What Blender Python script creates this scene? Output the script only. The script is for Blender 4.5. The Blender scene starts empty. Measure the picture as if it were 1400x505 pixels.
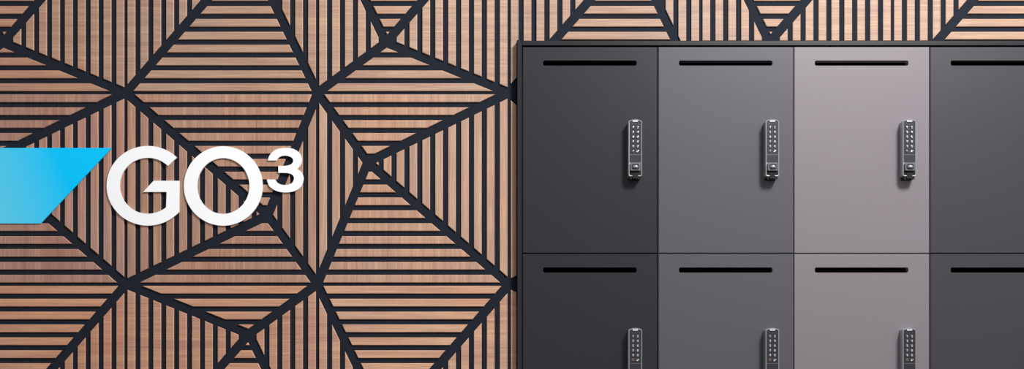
import bpy, bmesh, math, random
from mathutils import Vector
from mathutils.geometry import tessellate_polygon
random.seed(4)
C = bpy.context.scene.collection
S = bpy.context.scene

# ---------------------------------------------------------------- camera, world, lights, exposure
CAMZ = 1.25            # camera height above the floor
D = 2.40               # camera to the plane of the locker doors (y = 0)
KD = 0.00165           # metres per picture unit on the locker fronts
YW = 0.015             # front face of the wall slats; the lockers stand in a niche, slightly proud
KW = KD * (D + YW) / D # metres per picture unit on the wall
W2, VY = 700.0, 500.0  # principal point

cam = bpy.data.cameras.new('camera')
cam.sensor_width = 36.0
cam.lens = 36.0 * D / (1400 * KD)
cam.shift_y = (VY - 252.5) / 1400
co = bpy.data.objects.new('camera', cam); C.objects.link(co)
co.location = (0, -D, CAMZ); co.rotation_euler = (math.pi / 2, 0, 0)
S.camera = co

w = bpy.data.worlds.new('room_light'); S.world = w; w.use_nodes = True
w.node_tree.nodes['Background'].inputs[0].default_value = (0.97, 0.98, 1.0, 1)
w.node_tree.nodes['Background'].inputs[1].default_value = 0.5

def area(name, loc, target, size, power, col):
    l = bpy.data.lights.new(name, 'AREA'); l.shape = 'SQUARE'; l.size = size; l.energy = power; l.color = col
    o = bpy.data.objects.new(name, l); C.objects.link(o); o.location = loc
    o.rotation_euler = (Vector(target) - Vector(loc)).to_track_quat('-Z', 'Y').to_euler()
    return o
area('ceiling_lamp_light', (1.35, -1.75, CAMZ + 2.15), (0.1, 0.2, CAMZ + 0.3), 0.6, 112, (1, 0.985, 0.97))

S.view_settings.view_transform = 'Standard'
S.view_settings.look = 'None'
S.view_settings.gamma = 1.0
S.view_settings.use_curve_mapping = False
S.view_settings.exposure = 0.0

def PW(x, y): return ((x - W2) * KW, CAMZ + (VY - y) * KW)
def PD(x, y): return ((x - W2) * KD, CAMZ + (VY - y) * KD)

# ---------------------------------------------------------------- materials
def srgb(r, g, b):
    f = lambda v: (v / 255 / 12.92) if v / 255 <= 0.04045 else ((v / 255 + 0.055) / 1.055) ** 2.4
    return (f(r), f(g), f(b), 1)

def mat(name, col, rough=0.5, metal=0.0, spec=0.5):
    m = bpy.data.materials.new(name); m.use_nodes = True
    b = m.node_tree.nodes['Principled BSDF']
    b.inputs['Base Color'].default_value = col
    b.inputs['Roughness'].default_value = rough
    b.inputs['Metallic'].default_value = metal
    b.inputs['Specular IOR Level'].default_value = spec
    return m

def tune(m, scale, amt, bump=0.0, objcol=False):
    """fine procedural mottling of base colour (and bump)"""
    nt = m.node_tree; N = nt.nodes; L = nt.links
    b = N['Principled BSDF']; base = b.inputs['Base Color'].default_value[:]
    tc = N.new('ShaderNodeTexCoord'); n = N.new('ShaderNodeTexNoise')
    n.inputs['Scale'].default_value = scale; n.inputs['Detail'].default_value = 4
    L.new(tc.outputs['Object'], n.inputs['Vector'])
    mr = N.new('ShaderNodeMapRange'); L.new(n.outputs['Fac'], mr.inputs[0])
    mr.inputs[1].default_value = .3; mr.inputs[2].default_value = .7
    mr.inputs[3].default_value = 1 - amt; mr.inputs[4].default_value = 1 + amt
    mx = N.new('ShaderNodeVectorMath'); mx.operation = 'SCALE'
    if objcol:
        oi = N.new('ShaderNodeObjectInfo'); L.new(oi.outputs['Color'], mx.inputs[0])
    else:
        mx.inputs[0].default_value = base[:3]
    L.new(mr.outputs[0], mx.inputs['Scale']); L.new(mx.outputs[0], b.inputs['Base Color'])
    if bump:
        bp = N.new('ShaderNodeBump'); bp.inputs['Strength'].default_value = bump; bp.inputs['Distance'].default_value = .0004
        L.new(n.outputs['Fac'], bp.inputs['Height']); L.new(bp.outputs[0], b.inputs['Normal'])
    return m

def wood(name, vertical, edge=1.0):
    """oak veneer; the tint is the object's own colour, the grain runs up or across"""
    m = bpy.data.materials.new(name); m.use_nodes = True
    nt = m.node_tree; N = nt.nodes; L = nt.links; b = N['Principled BSDF']
    b.inputs['Roughness'].default_value = .55; b.inputs['Specular IOR Level'].default_value = .25
    geo = N.new('ShaderNodeNewGeometry')
    def noise(along, across, detail, rough=.6, dist=0.0):
        mp = N.new('ShaderNodeMapping'); L.new(geo.outputs['Position'], mp.inputs[0])
        mp.inputs['Scale'].default_value = (across, 1, along) if vertical else (along, 1, across)
        n = N.new('ShaderNodeTexNoise'); n.inputs['Scale'].default_value = 1
        n.inputs['Detail'].default_value = detail; n.inputs['Roughness'].default_value = rough
        n.inputs['Distortion'].default_value = dist
        L.new(mp.outputs[0], n.inputs['Vector']); return n.outputs['Fac']
    fine = noise(9, 330, 5, .7); mid = noise(3, 60, 3, .6, .6); big = noise(2.2, 5, 2)
    def rng(s, lo, hi, a=.3, z=.7):
        r = N.new('ShaderNodeMapRange'); L.new(s, r.inputs[0])
        for i, v in enumerate((a, z, lo, hi)): r.inputs[i + 1].default_value = v
        return r.outputs[0]
    def mul(a, c):
        x = N.new('ShaderNodeMath'); x.operation = 'MULTIPLY'; L.new(a, x.inputs[0]); L.new(c, x.inputs[1]); return x.outputs[0]
    f = mul(mul(rng(fine, .74, 1.24), rng(mid, .86, 1.14)), rng(big, .94, 1.06))
    oi = N.new('ShaderNodeObjectInfo')
    mx = N.new('ShaderNodeVectorMath'); mx.operation = 'SCALE'
    L.new(oi.outputs['Color'], mx.inputs[0]); L.new(f, mx.inputs['Scale'])
    # slight redness drift from streak to streak
    hs = N.new('ShaderNodeHueSaturation'); L.new(mx.outputs[0], hs.inputs['Color'])
    L.new(rng(mid, .492, .508), hs.inputs['Hue'])
    L.new(rng(big, .92, 1.1), hs.inputs['Saturation']); hs.inputs['Value'].default_value = edge
    if edge > 1: hs.inputs['Saturation'].default_value = .8
    L.new(hs.outputs[0], b.inputs['Base Color'])
    bp = N.new('ShaderNodeBump'); bp.inputs['Strength'].default_value = .25; bp.inputs['Distance'].default_value = .0004
    L.new(fine, bp.inputs['Height']); L.new(bp.outputs[0], b.inputs['Normal'])
    return m

M = {}
M['wood_h'] = wood('oak_veneer_across', False)
M['wood_v'] = wood('oak_veneer_upright', True)
M['edge_h'] = wood('oak_edge_across', False, 1.3)
M['edge_v'] = wood('oak_edge_upright', True, 1.3)
M['felt'] = tune(mat('navy_felt', srgb(26, 31, 41), .9, 0, .2), 900, .25, .4)
M['plaster'] = tune(mat('dark_plaster', srgb(44, 48, 58), .85, 0, .3), 60, .08)
M['floor'] = tune(mat('grey_floor', srgb(120, 116, 112), .6), 8, .1)
M['white'] = tune(mat('white_acrylic', (.97, .98, 1, 1), .4, 0, .3), 4, .01)
M['door'] = tune(mat('door_laminate', (1, 1, 1, 1), .42, 0, .35), 700, .035, .12, objcol=True)
M['case'] = tune(mat('carcass_board', srgb(34, 34, 38), .7), 60, .05)
M['panel'] = tune(mat('graphite_panel', srgb(26, 27, 32), .32, 0, .45), 400, .05, .1)
M['steel'] = tune(mat('satin_nickel', srgb(166, 166, 171), .36, .6, .7), 300, .05)
M['dim'] = tune(mat('dark_nickel', srgb(112, 112, 117), .38, .6, .6), 300, .05)
M['face'] = tune(mat('keypad_plastic', srgb(32, 32, 36), .38, 0, .6), 500, .05)
M['black'] = tune(mat('black_plastic', srgb(10, 10, 12), .6, 0, .3), 300, .05)
M['key'] = tune(mat('key_dome', srgb(92, 93, 98), .22, .6, .8), 300, .03)
M['ink'] = tune(mat('key_print', srgb(205, 207, 212), .4), 300, .01)
M['redink'] = tune(mat('red_key_print', srgb(150, 75, 80), .4), 300, .01)

# printed fade of the blue sign panel: its own colours, pale at the far end, pure cyan at the pointed end
def blue_mat():
    m = mat('cyan_print', srgb(0, 188, 240), .6, 0, .12)
    nt = m.node_tree; N = nt.nodes; L = nt.links
    tc = N.new('ShaderNodeTexCoord'); mp = N.new('ShaderNodeMapping'); L.new(tc.outputs['Object'], mp.inputs[0])
    sx = N.new('ShaderNodeSeparateXYZ'); L.new(mp.outputs[0], sx.inputs[0])
    ad = N.new('ShaderNodeMath'); ad.operation = 'MULTIPLY_ADD'; ad.inputs[1].default_value = .38
    L.new(sx.outputs['Z'], ad.inputs[0]); L.new(sx.outputs['X'], ad.inputs[2])
    r = N.new('ShaderNodeMapRange'); L.new(ad.outputs[0], r.inputs[0])
    r.inputs[1].default_value = -88 * KW; r.inputs[2].default_value = 72 * KW
    cr = N.new('ShaderNodeValToRGB'); L.new(r.outputs[0], cr.inputs[0])
    cr.color_ramp.elements[0].color = srgb(114, 218, 236); cr.color_ramp.elements[1].color = srgb(0, 198, 255)
    L.new(cr.outputs[0], N['Principled BSDF'].inputs['Base Color'])
    return m
M['cyan'] = blue_mat()

# ---------------------------------------------------------------- mesh helpers
def link(name, bm, mats, parent=None, loc=None, smooth=False):
    bmesh.ops.remove_doubles(bm, verts=bm.verts, dist=1e-6)
    bmesh.ops.recalc_face_normals(bm, faces=bm.faces)
    me = bpy.data.meshes.new(name); bm.to_mesh(me); bm.free()
    for m in (mats if isinstance(mats, (list, tuple)) else [mats]): me.materials.append(m)
    if smooth:
        for p in me.polygons: p.use_smooth = True
    o = bpy.data.objects.new(name, me); C.objects.link(o)
    if parent: o.parent = parent
    if loc: o.location = loc
    return o

def tag(o, label=None, cat=None, group=None, kind=None):
    if label: o['label'] = label
    if cat: o['category'] = cat
    if group: o['group'] = group
    if kind: o['kind'] = kind
    return o

def empty(name, loc):
    o = bpy.data.objects.new(name, None); C.objects.link(o); o.location = loc; o.empty_display_size = .05
    return o

def area2(p): return sum(p[i][0] * p[(i + 1) % len(p)][1] - p[(i + 1) % len(p)][0] * p[i][1] for i in range(len(p))) / 2

def offset(poly, d):
    """inset a convex counter-clockwise polygon by d"""
    n = len(poly); out = []
    ln = []
    for i in range(n):
        a, b = Vector(poly[i]), Vector(poly[(i + 1) % n]); e = (b - a).normalized()
        ln.append((a + Vector((-e.y, e.x)) * d, e))
    for i in range(n):
        p, e = ln[i - 1]; q, f = ln[i]
        den = e.x * f.y - e.y * f.x
        if abs(den) < 1e-6: out.append(tuple(q)); continue
        t = ((q.x - p.x) * f.y - (q.y - p.y) * f.x) / den
        out.append((p.x + e.x * t, p.y + e.y * t))
    return out

def quad_ring(bm, a, ya, b, yb, mi=0):
    """bridge two equal loops of (x, z) points at depths ya and yb"""
    n = len(a)
    va = [bm.verts.new((p[0], ya, p[1])) for p in a]; vb = [bm.verts.new((p[0], yb, p[1])) for p in b]
    for i in range(n):
        f = bm.faces.new((va[i], va[(i + 1) % n], vb[(i + 1) % n], vb[i])); f.material_index = mi

def cap(bm, loops, y, mi=0):
    vs = [[Vector((p[0], p[1], 0)) for p in l] for l in loops]
    flat = [p for l in loops for p in l]
    bv = [bm.verts.new((p[0], y, p[1])) for p in flat]
    for t in tessellate_polygon(vs):
        try: f = bm.faces.new([bv[i] for i in t]); f.material_index = mi
        except ValueError: pass

def prism(bm, outer, y0, y1, holes=(), ch=0.0, chmi=None, mi=0):
    """plate from y0 (front) to y1 (back); ch chamfers the front outer edge of a convex outline"""
    if area2(outer) < 0: outer = outer[::-1]
    front = offset(outer, ch) if ch else outer
    cap(bm, [front] + list(holes), y0, mi)
    if ch: quad_ring(bm, front, y0, outer, y0 + ch, mi if chmi is None else chmi)
    quad_ring(bm, outer, y0 + ch, outer, y1, mi if chmi is None else chmi)
    for h in holes: quad_ring(bm, h, y0, h, y1, mi)
    cap(bm, [outer] + list(holes), y1, mi)

def rect(x0, z0, x1, z1): return [(x0, z0), (x1, z0), (x1, z1), (x0, z1)]

def rrect(cx, cz, w, h, r, n=5, arch=0.0):
    p = []
    for k, (sx, sz) in enumerate(((1, -1), (1, 1), (-1, 1), (-1, -1))):
        ox, oz = cx + sx * (w / 2 - r), cz + sz * (h / 2 - r)
        for i in range(n + 1):
            a = math.radians(-90 + 90 * k + 90 * i / n)
            p.append((ox + r * math.cos(a), oz + r * math.sin(a)))
        if k == 1 and arch:
            for i in range(1, 8):
                t = i / 8; p.append((cx + (w / 2 - r) * (1 - 2 * t), cz + h / 2 + arch * 4 * t * (1 - t)))
    return p

def box(bm, x0, y0, z0, x1, y1, z1):
    prism(bm, rect(x0, z0, x1, z1), y0, y1)

# ---------------------------------------------------------------- setting
NX0, NX1, NZ = PD(706.8, 0)[0], PD(714.5 + 4 * 185.75, 0)[0], PD(0, 53.6)[1]     # niche for the lockers
bm = bmesh.new(); box(bm, -2.6, YW + .021, 0, NX0, YW + .5, 2.75); box(bm, NX0, YW + .021, NZ, NX1, YW + .5, 2.75)
box(bm, NX1, YW + .021, 0, 2.6, YW + .5, 2.75); box(bm, NX0, YW + .4, 0, NX1, YW + .5, NZ)
tag(link('wall_back', bm, M['plaster']), kind='structure')
bm = bmesh.new(); box(bm, -2.6, -3.2, -.1, 2.6, YW + .5, 0.0)
tag(link('floor', bm, M['floor']), kind='structure')

# ---------------------------------------------------------------- slatted wall panels
T = 262.15; X0 = [171.7 + T * i for i in range(-1, 5)]; Y0 = [126.8 + T * j for j in (-1, 0, 1)]
GB, GS = 4.7, 7.2; SW = (T - GB - 14 * GS) / 15; HALF = 6.3

def clip(poly, n, c):
    """keep n.p <= c"""
    out = []
    for i in range(len(poly)):
        a, b = poly[i], poly[(i + 1) % len(poly)]
        da, db = n[0] * a[0] + n[1] * a[1] - c, n[0] * b[0] + n[1] * b[1] - c
        if da <= 0: out.append(a)
        if (da < 0 < db) or (db < 0 < da):
            t = da / (da - db); out.append((a[0] + (b[0] - a[0]) * t, a[1] + (b[1] - a[1]) * t))
    return out

def dedupe(p, e=.35):
    q = []
    for v in p:
        if not q or math.hypot(v[0] - q[-1][0], v[1] - q[-1][1]) > e: q.append(v)
    if len(q) > 1 and math.hypot(q[0][0] - q[-1][0], q[0][1] - q[-1][1]) < e: q.pop()
    return q

STAR = {0: (.262, .362), 1: (.643, .260), 2: (.741, .640), 3: (.358, .738)}

def wall_panel(ix, iy, rot, grain_v, tint, label):
    x0, y0 = X0[ix], Y0[iy]
    bx, bz = PW(x0 + T / 2, y0 + T)
    root = empty('slatted_panelling', (bx, YW, bz))
    tag(root, label, 'wall panel', 'slatted wood panels covering the wall')
    c = (STAR[rot][0] * T, STAR[rot][1] * T)
    P = lambda p: ((p[0] - T / 2) * KW, (T - p[1]) * KW)
    full = [(0, 0), (T, 0), (T, T), (0, T)]
    # panels are sawn off where the niche begins
    cuts = []            # list of regions, each a list of half planes
    if ix == 3 and iy > 0: cuts = [[((1, 0), 706.2 - x0)]]
    elif ix == 3: cuts = [[((0, 1), 55.6 - y0)], [((0, -1), -(55.6 - y0)), ((1, 0), 706.2 - x0)]]
    elif ix > 3: cuts = [[((0, 1), 55.6 - y0)]]
    else: cuts = [[]]
    bm = bmesh.new()
    for reg in cuts:
        q = full
        for n, cc in reg: q = clip(q, n, cc)
        prism(bm, [P(p) for p in q], .0038, .0205)
    link('backing_board', bm, M['felt'], root)
    cor = [(0, 0), (T, 0), (T, T), (0, T)]
    for s in range(4):     # top, right, bottom, left triangle
        a, b = cor[s], cor[(s + 1) % 4]
        mid = ((a[0] + b[0] + c[0]) / 3, (a[1] + b[1] + c[1]) / 3)
        hp = []
        for q in (a, b):
            e = Vector((c[0] - q[0], c[1] - q[1])).normalized(); n = Vector((-e.y, e.x))
            if n.x * (mid[0] - q[0]) + n.y * (mid[1] - q[1]) > 0: n = -n
            hp.append(((n.x, n.y), n.x * q[0] + n.y * q[1] - HALF))
        bm = bmesh.new(); cnt = 0
        for k in range(15):
            t0 = GB / 2 + k * (SW + GS); t1 = t0 + SW
            sl = [(0, t0), (T, t0), (T, t1), (0, t1)] if s % 2 == 0 else [(t0, 0), (t1, 0), (t1, T), (t0, T)]
            for n, cc in hp: sl = clip(sl, n, cc) if sl else sl
            whole = sl
            for reg in cuts:
                sl = whole
                for n, cc in reg: sl = clip(sl, n, cc) if sl else sl
                sl = dedupe(sl)
                if len(sl) < 3 or abs(area2(sl)) < 3: continue
                q = [P(p) for p in sl]
                if area2(q) < 0: q = q[::-1]
                ch = .0009 if len(cuts) == 1 or abs(area2(sl) - area2(whole)) < 1 else 0
                if ch:
                    fr = offset(q, ch)
                    if area2(fr) < 2e-6 or abs(area2(q)) < 1.2e-5: ch = 0
                    else:        # skip the chamfer where the inset outline would flip
                        for i in range(len(q)):
                            e0 = Vector(q[(i + 1) % len(q)]) - Vector(q[i]); e1 = Vector(fr[(i + 1) % len(q)]) - Vector(fr[i])
                            if e0.dot(e1) <= 0: ch = 0
                prism(bm, q, 0.0, .0042, ch=ch, chmi=1); cnt += 1
        if not cnt: bm.free(); continue
        g = 'v' if grain_v else 'h'
        o = link('slat_section', bm, [M['wood_' + g], M['edge_' + g]], root)
        o.color = tint[s % 2] if isinstance(tint[0], tuple) else tint
    return root

def tn(r, g, b): return srgb(r, g, b)
# (column, row, rotation, upright grain, tints of the across / upright slats, label)
PANELS = [
 (0, 0, 3, False, (tn(172, 134, 113), tn(170, 136, 116)), 'slatted wood panel cut off by the top left corner, star centre near the left edge'),
 (1, 0, 1, False, (tn(176, 141, 119), tn(172, 138, 118)), 'slatted wood panel above the white letters, long level slats narrowing upward'),
 (2, 0, 3, False, (tn(178, 144, 123), tn(180, 148, 128)), 'slatted wood panel with star centre at the top, left of the lockers'),
 (3, 0, 1, False, (tn(168, 138, 119), tn(170, 141, 123)), 'slatted wood panel rising above the darkest locker at the left end'),
 (4, 0, 3, False, (tn(168, 138, 119), tn(170, 141, 123)), 'slatted wood panel whose star centre sits just above the middle lockers'),
 (5, 0, 1, False, (tn(168, 138, 119), tn(170, 141, 123)), 'slatted wood panel cut off by the top right corner of the picture'),
 (0, 1, 0, True, (tn(168, 126, 109), tn(174, 133, 116)), 'slatted wood panel mostly behind the cyan sign board'),
 (1, 1, 2, True, (tn(174, 134, 113), tn(170, 132, 112)), 'slatted wood panel behind the white letters, star centre beside the letter O'),
 (2, 1, 0, True, (tn(184, 146, 124), tn(182, 147, 126)), 'slatted wood panel right of the raised figure 3, star centre upper left'),
 (3, 1, 2, True, (tn(184, 148, 126), tn(180, 145, 124)), 'slatted wood panel nearly hidden behind the upper left locker, one slat showing'),
 (0, 2, 3, False, (tn(194, 145, 117), tn(184, 136, 112)), 'slatted wood panel below the cyan sign board in the bottom left corner'),
 (1, 2, 1, False, (tn(190, 144, 118), tn(184, 140, 117)), 'slatted wood panel below the white letters, star centre in its upper half'),
 (2, 2, 3, False, (tn(196, 154, 127), tn(190, 149, 125)), 'slatted wood panel at the bottom, between the lower star and the lockers'),
 (3, 2, 1, False, (tn(192, 150, 126), tn(188, 146, 122)), 'slatted wood panel nearly hidden behind the lower left locker, one slat showing'),
]
for p in PANELS: wall_panel(*p)

# ---------------------------------------------------------------- raised sign on the wall
def ell(cx, cy, rx, ry, a0, a1, n):
    return [(cx + rx * math.cos(math.radians(a0 + (a1 - a0) * i / n)), cy + ry * math.sin(math.radians(a0 + (a1 - a0) * i / n))) for i in range(n + 1)]

def spline(pts, n=6):
    out = []
    for i in range(len(pts) - 1):
        p0 = pts[max(i - 1, 0)]; p1 = pts[i]; p2 = pts[i + 1]; p3 = pts[min(i + 2, len(pts) - 1)]
        for k in range(n):
            t = k / n
            out.append(tuple(.5 * (2 * p1[j] + (p2[j] - p0[j]) * t + (2 * p0[j] - 5 * p1[j] + 4 * p2[j] - p3[j]) * t * t + (3 * p1[j] - p0[j] - 3 * p2[j] + p3[j]) * t ** 3) for j in (0, 1)))
    out.append(pts[-1]); return out

def sign_piece(name, outer, holes, m, label, cat, depth=.004, group=None):
    xs = [p[0] for p in outer]; ys = [p[1] for p in outer]
    bx, bz = PW((min(xs) + max(xs)) / 2, max(ys))
    f = lambda l: [(PW(*p)[0] - bx, PW(*p)[1] - bz) for p in l]
    bm = bmesh.new(); prism(bm, f(outer), -depth, 0, holes=[f(h) for h in holes])
    return tag(link(name, bm, m, loc=(bx, YW, bz)), label, cat, group)

# G
a_out0 = math.degrees(math.atan2((215.9 - 254.6) / 54.4, (242.7 - 203) / 56.3))
a_out1 = math.degrees(math.atan2((290.5 - 254.6) / 54.4, (245.7 - 203) / 56.3))
a_in0 = math.degrees(math.atan2((226.4 - 254.6) / 38.2, (231.3 - 203) / 38.8))
a_in1 = math.degrees(math.atan2((284.8 - 254.6) / 38.2, (228.6 - 203) / 38.8))
G = ell(203, 254.6, 56.3, 54.4, a_out0, a_out1 - 360, 72) + [(245.7, 247.8), (210.8, 247.8), (196.6, 263.0), (228.6, 263.0)] \
    + ell(203, 254.6, 38.8, 38.2, a_in1 - 360, a_in0, 60)
sign_piece('sign_letter', G, [], M['white'], 'large white letter G raised on the slatted wall', 'letter')
O = ell(305.8, 254.9, 53.7, 54.2, 0, 360, 80)[:-1]; Oi = ell(305.8, 254.9, 35.8, 38.1, 0, 360, 64)[:-1]
sign_piece('sign_letter', O, [Oi], M['white'], 'large white letter O raised on the slatted wall', 'letter')
c3 = lambda l: [(355 + x / 6.73, 195 + y / 6.73) for x, y in l]
TH = spline([(78, 168), (92, 128), (124, 88), (172, 62), (235, 53), (305, 60), (360, 90), (388, 140), (386, 192), (366, 228), (346, 246)]) \
   + spline([(346, 246), (382, 270), (402, 308), (405, 345), (388, 402), (338, 444), (250, 462), (162, 450), (100, 412), (78, 372), (70, 343)]) \
   + spline([(148, 343), (164, 370), (200, 390), (250, 394), (298, 378), (319, 338), (308, 304), (272, 286), (225, 282), (175, 282)]) \
   + spline([(175, 218), (228, 219), (286, 207), (312, 176), (300, 144), (260, 126), (210, 126), (176, 143), (158, 168)])
TH = dedupe(c3(TH), .05)
sign_piece('sign_numeral', TH, [], M['white'], 'small white figure 3 raised like an exponent beside the letter O', 'numeral')
sign_piece('sign_board', [(-70, 202.8), (153.3, 202.8), (141.5, 214.6), (100, 256.4), (56.5, 306), (-70, 306)][:2] + [(56.5, 306), (-70, 306)],
           [], M['cyan'], 'flat cyan sign board with slanted right end beside the letter G', 'sign', depth=.003)

# ---------------------------------------------------------------- lockers
DW, DH, GAP = 185.75, 283.2, 1.3
LX = [713.9 + DW * i for i in range(4)]; LY = [63.6 + DH * j for j in range(2)]
DEPTH = .395
WW, HH = DW * KD, DH * KD

def text_polys(ch, size):
    cu = bpy.data.curves.new('glyph', 'FONT'); cu.body = ch; cu.size = size; cu.align_x = 'CENTER'; cu.align_y = 'CENTER'
    cu.resolution_u = 3
    to = bpy.data.objects.new('glyph', cu); C.objects.link(to)
    bpy.context.view_layer.update()
    me = bpy.data.meshes.new_from_object(to.evaluated_get(bpy.context.evaluated_depsgraph_get()))
    v = [tuple(x.co) for x in me.vertices]; f = [tuple(p.vertices) for p in me.polygons]
    bpy.data.objects.remove(to); bpy.data.curves.remove(cu); bpy.data.meshes.remove(me)
    return v, f

def dome(bm, cx, cz, rx, rz, y0, h, n=16, m=4, mi=0):
    """low rounded dome, front towards -y"""
    prev = None
    for j in range(m):
        a = math.pi / 2 * j / m
        ring = [bm.verts.new((cx + rx * math.cos(a) * math.cos(2 * math.pi * i / n), y0 - h * math.sin(a), cz + rz * math.cos(a) * math.sin(2 * math.pi * i / n))) for i in range(n)]
        if prev:
            for i in range(n):
                f = bm.faces.new((prev[i], prev[(i + 1) % n], ring[(i + 1) % n], ring[i])); f.material_index = mi
        prev = ring
    t = bm.verts.new((cx, y0 - h, cz))
    for i in range(n):
        f = bm.faces.new((prev[i], prev[(i + 1) % n], t)); f.material_index = mi

def make_locker():
    root = empty('locker', (0, 0, 0))
    # carcass: an open-fronted shell behind the door, origin at the bottom left front corner
    bm = bmesh.new(); t = .012
    prism(bm, rect(.0002, .0002, WW - .0002, HH - .0002), .0195, DEPTH - t, holes=[rect(t, t, WW - t, HH - t)])
    box(bm, .0002, DEPTH - t, .0002, WW - .0002, DEPTH, HH - .0002)
    link('carcass', bm, M['case'], root)
    # door with a rounded letter slot cut through it
    g = GAP / 2 * KD
    sl = rrect((28.6 + 64) * KD, HH - 22.7 * KD, 128 * KD, 7.2 * KD, 2.4 * KD)
    bm = bmesh.new(); prism(bm, rect(g, g, WW - g, HH - g), 0, .018, holes=[sl], ch=.0008)
    link('door', bm, M['door'], root)
    # keypad lock; u = millimetre-like picture units
    U = KD; cx = 153.2 * U; zt = HH - 102.5 * U
    Z = lambda v: zt - v * U
    bw, bh = 18.6 * U, 76.4 * U; cz = Z(77.7) + bh / 2
    out = rrect(cx, cz, bw, bh, 2.6 * U, 5, arch=1.4 * U)
    inn = rrect(cx, cz, bw - 2.5 * U, bh - 2.6 * U, 1.7 * U, 5, arch=1.3 * U)
    mid = rrect(cx, cz, bw - 1.2 * U, bh - 1.2 * U, 2.2 * U, 5, arch=1.4 * U)
    bm = bmesh.new(); F = -.022
    quad_ring(bm, out, 0, out, F + .0012); quad_ring(bm, out, F + .0012, mid, F); quad_ring(bm, mid, F, inn, F + .0002)
    quad_ring(bm, inn, F + .0002, inn, F + .003); cap(bm, [inn], F + .003); cap(bm, [out], 0)
    lock = link('keypad_lock', bm, M['steel'], root)
    lock['label'] = 'slim nickel-rimmed keypad lock on the door'
    # face plate: the upper keypad field
    top, bot = Z(1.5), Z(57.5)
    fp = rrect(cx, (top + bot) / 2, bw - 2.7 * U, top - bot, 1.3 * U, 4, arch=1.0 * U)
    bm = bmesh.new(); prism(bm, fp, F + .0008, F + .003, ch=0); link('face_plate', bm, M['face'], lock)
    bm = bmesh.new(); prism(bm, rrect(cx, Z(48.2), bw - 3.4 * U, .7 * U, .2 * U, 2), F + .0005, F + .0012); link('divider', bm, M['dim'], lock)
    bm = bmesh.new(); prism(bm, rrect(cx, Z(2.6), 7.4 * U, 1.9 * U, .9 * U, 4), F - .0002, F + .0012); link('badge', bm, M['ink'], lock)
    for k in (-1, 0, 1):
        bm = bmesh.new(); dome(bm, cx + k * 4.1 * U, Z(6.0), .75 * U, .75 * U, F + .0008, .0006, 10, 3)
        link('indicator_light', bm, M['key'], lock, smooth=True)
    chars = ['1', '2', '3', '4', '5', '6', '7', '8', '9', '0', 'C', 'key']
    for i, ch in enumerate(chars):
        kx = cx + (-3.15 if i % 2 == 0 else 3.15) * U; kz = Z(11.3 + 6.45 * (i // 2))
        bm = bmesh.new(); dome(bm, kx, kz, 2.35 * U, 2.35 * U, F + .0009, .0017, 18, 4)
        inkm = M['redink'] if ch == 'C' else M['ink']
        yt = F - .00095
        if ch == 'key':     # a little key: bow, shank, tooth
            ring = [(kx - .9 * U + .9 * U * math.cos(a * math.pi / 5), kz - .5 * U + .9 * U * math.sin(a * math.pi / 5)) for a in range(10)]
            n0 = len(bm.faces); cap(bm, [ring], yt, 1)
            cap(bm, [[(kx - .4 * U, kz - .5 * U), (kx + 0.1 * U, kz - .9 * U), (kx + 2.0 * U, kz + 1.0 * U), (kx + 1.5 * U, kz + 1.4 * U)]], yt, 1)
        else:
            v, f = text_polys(ch, 4.4 * U)
            bv = [bm.verts.new((kx + p[0], yt, kz + p[1])) for p in v]
            for q in f:
                ff = bm.faces.new([bv[j] for j in q]); ff.material_index = 1
        link('button', bm, [M['key'], inkm], lock, smooth=False)
    # thumb turn in its raised square housing
    bm = bmesh.new(); prism(bm, rrect(cx, Z(64.8), 13.6 * U, 11.2 * U, 1.6 * U, 4), F - .004, F + .003, ch=.0008)
    link('knob_housing', bm, M['dim'], lock)
    bm = bmesh.new(); prism(bm, rrect(cx, Z(65.0), 10.2 * U, 7.8 * U, 2.4 * U, 5), F - .0044, F - .003, ch=0)
    link('knob_surround', bm, M['face'], lock)
    bm = bmesh.new(); dome(bm, cx, Z(65.2), 4.0 * U, 2.4 * U, F - .0044, .0045, 20, 6)
    link('thumb_knob', bm, M['steel'], lock, smooth=True)
    # dark recess and foot below it
    bm = bmesh.new(); prism(bm, rrect(cx, Z(73.0), bw - 3.2 * U, 6.2 * U, .8 * U, 3), F + .001, F + .003)
    link('recess_plate', bm, M['black'], lock)
    bm = bmesh.new(); prism(bm, rrect(cx, Z(76.6), 7.5 * U, 7.6 * U, .8 * U, 3), F - .0006, F + .003)
    prism(bm, rrect(cx, Z(77.6), 14.6 * U, 7.6 * U, 1.4 * U, 3), F + .0022, -.0002)
    link('bottom_cap', bm, M['black'], lock)
    return root

def copy_tree(o, parent=None):
    c = o.copy(); C.objects.link(c)
    if parent: c.parent = parent
    for ch in [k for k in bpy.data.objects if k.parent == o]: copy_tree(ch, c)
    return c

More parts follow.
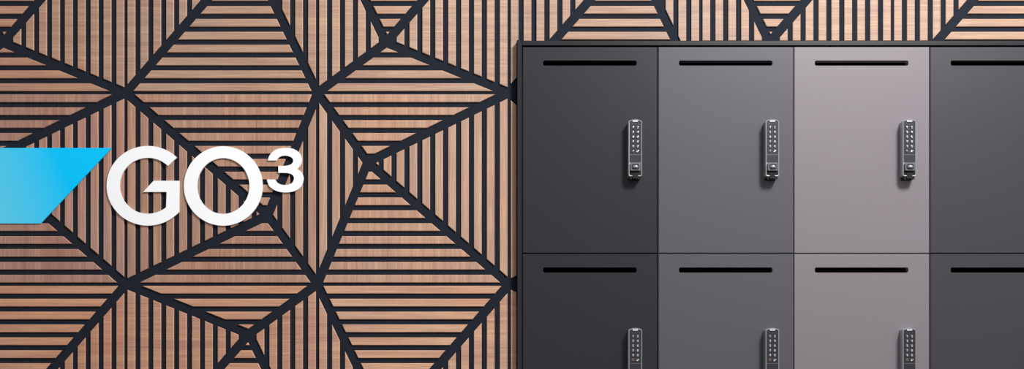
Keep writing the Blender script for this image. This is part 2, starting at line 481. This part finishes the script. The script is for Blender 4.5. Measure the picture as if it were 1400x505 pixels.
COL = [srgb(34, 32, 39), srgb(79, 77, 83), srgb(119, 113, 118), srgb(56, 54, 59)]
LAB = [['dark charcoal locker at the upper left end of the bank, under the top board',
        'mid grey locker in the top row beside the dark charcoal one',
        'pale taupe-grey locker in the top row, lightest of the row',
        'dark grey locker in the top row cut off by the right edge'],
       ['dark charcoal locker at the lower left end of the bank',
        'mid grey locker in the bottom row beside the dark charcoal one',
        'pale taupe-grey locker in the bottom row, lightest of the row',
        'dark grey locker in the bottom row cut off by the right edge']]
proto = make_locker()
spots = [(i, j) for j in (0, 1) for i in range(4)]
roots = [proto] + [copy_tree(proto) for _ in spots[1:]]
for o, (i, j) in zip(roots, spots):
    x, z = PD(LX[i], LY[j] + DH)
    o.location = (x, 0, z); tag(o, LAB[j][i], 'locker', 'keypad lockers stacked side by side')
    for ch in bpy.data.objects:
        if ch.parent == o and ch.name.startswith('door'): ch.color = COL[i]

xl = PD(713.9, 0)[0]; xr = PD(713.9 + 4 * DW, 0)[0]
zb = PD(0, LY[1] + DH)[1]; ztop = PD(0, 62.2)[1]
# lower cabinet that carries the lockers (below the picture)
bm = bmesh.new()
prism(bm, rect(0, .08, xr - xl, zb - .0004), 0.018, DEPTH); box(bm, .01, .05, 0, xr - xl - .01, DEPTH, .08)
bs = link('carcass', bm, M['case'])
r = empty('base_cabinet', (xl, 0, 0)); bs.parent = r
for i in range(4):
    bm = bmesh.new(); prism(bm, rect(i * WW + .001, .082, (i + 1) * WW - .001, zb - .002), 0, .0178, ch=.0008)
    d = link('door', bm, M['door'], r); d.color = COL[i]
tag(r, 'dark base cabinet under the bottom row of lockers', 'cabinet')
# top board and end panel
bm = bmesh.new(); prism(bm, rect(0, 0, xr - xl, PD(0, 55.9)[1] - ztop), -.001, DEPTH, ch=.0006)
tp = link('top_board', bm, M['panel'], loc=(xl, 0, ztop))
tag(tp, 'thin graphite board laid along the top of the lockers', 'board')
bm = bmesh.new(); prism(bm, rect(0, 0, 6.3 * KD, PD(0, 54.6)[1]), -.002, DEPTH, ch=.0006)
ep = link('end_panel', bm, M['panel'], loc=(xl - 6.6 * KD, 0, 0))
tag(ep, 'narrow graphite upright panel closing the left end of the lockers', 'panel')
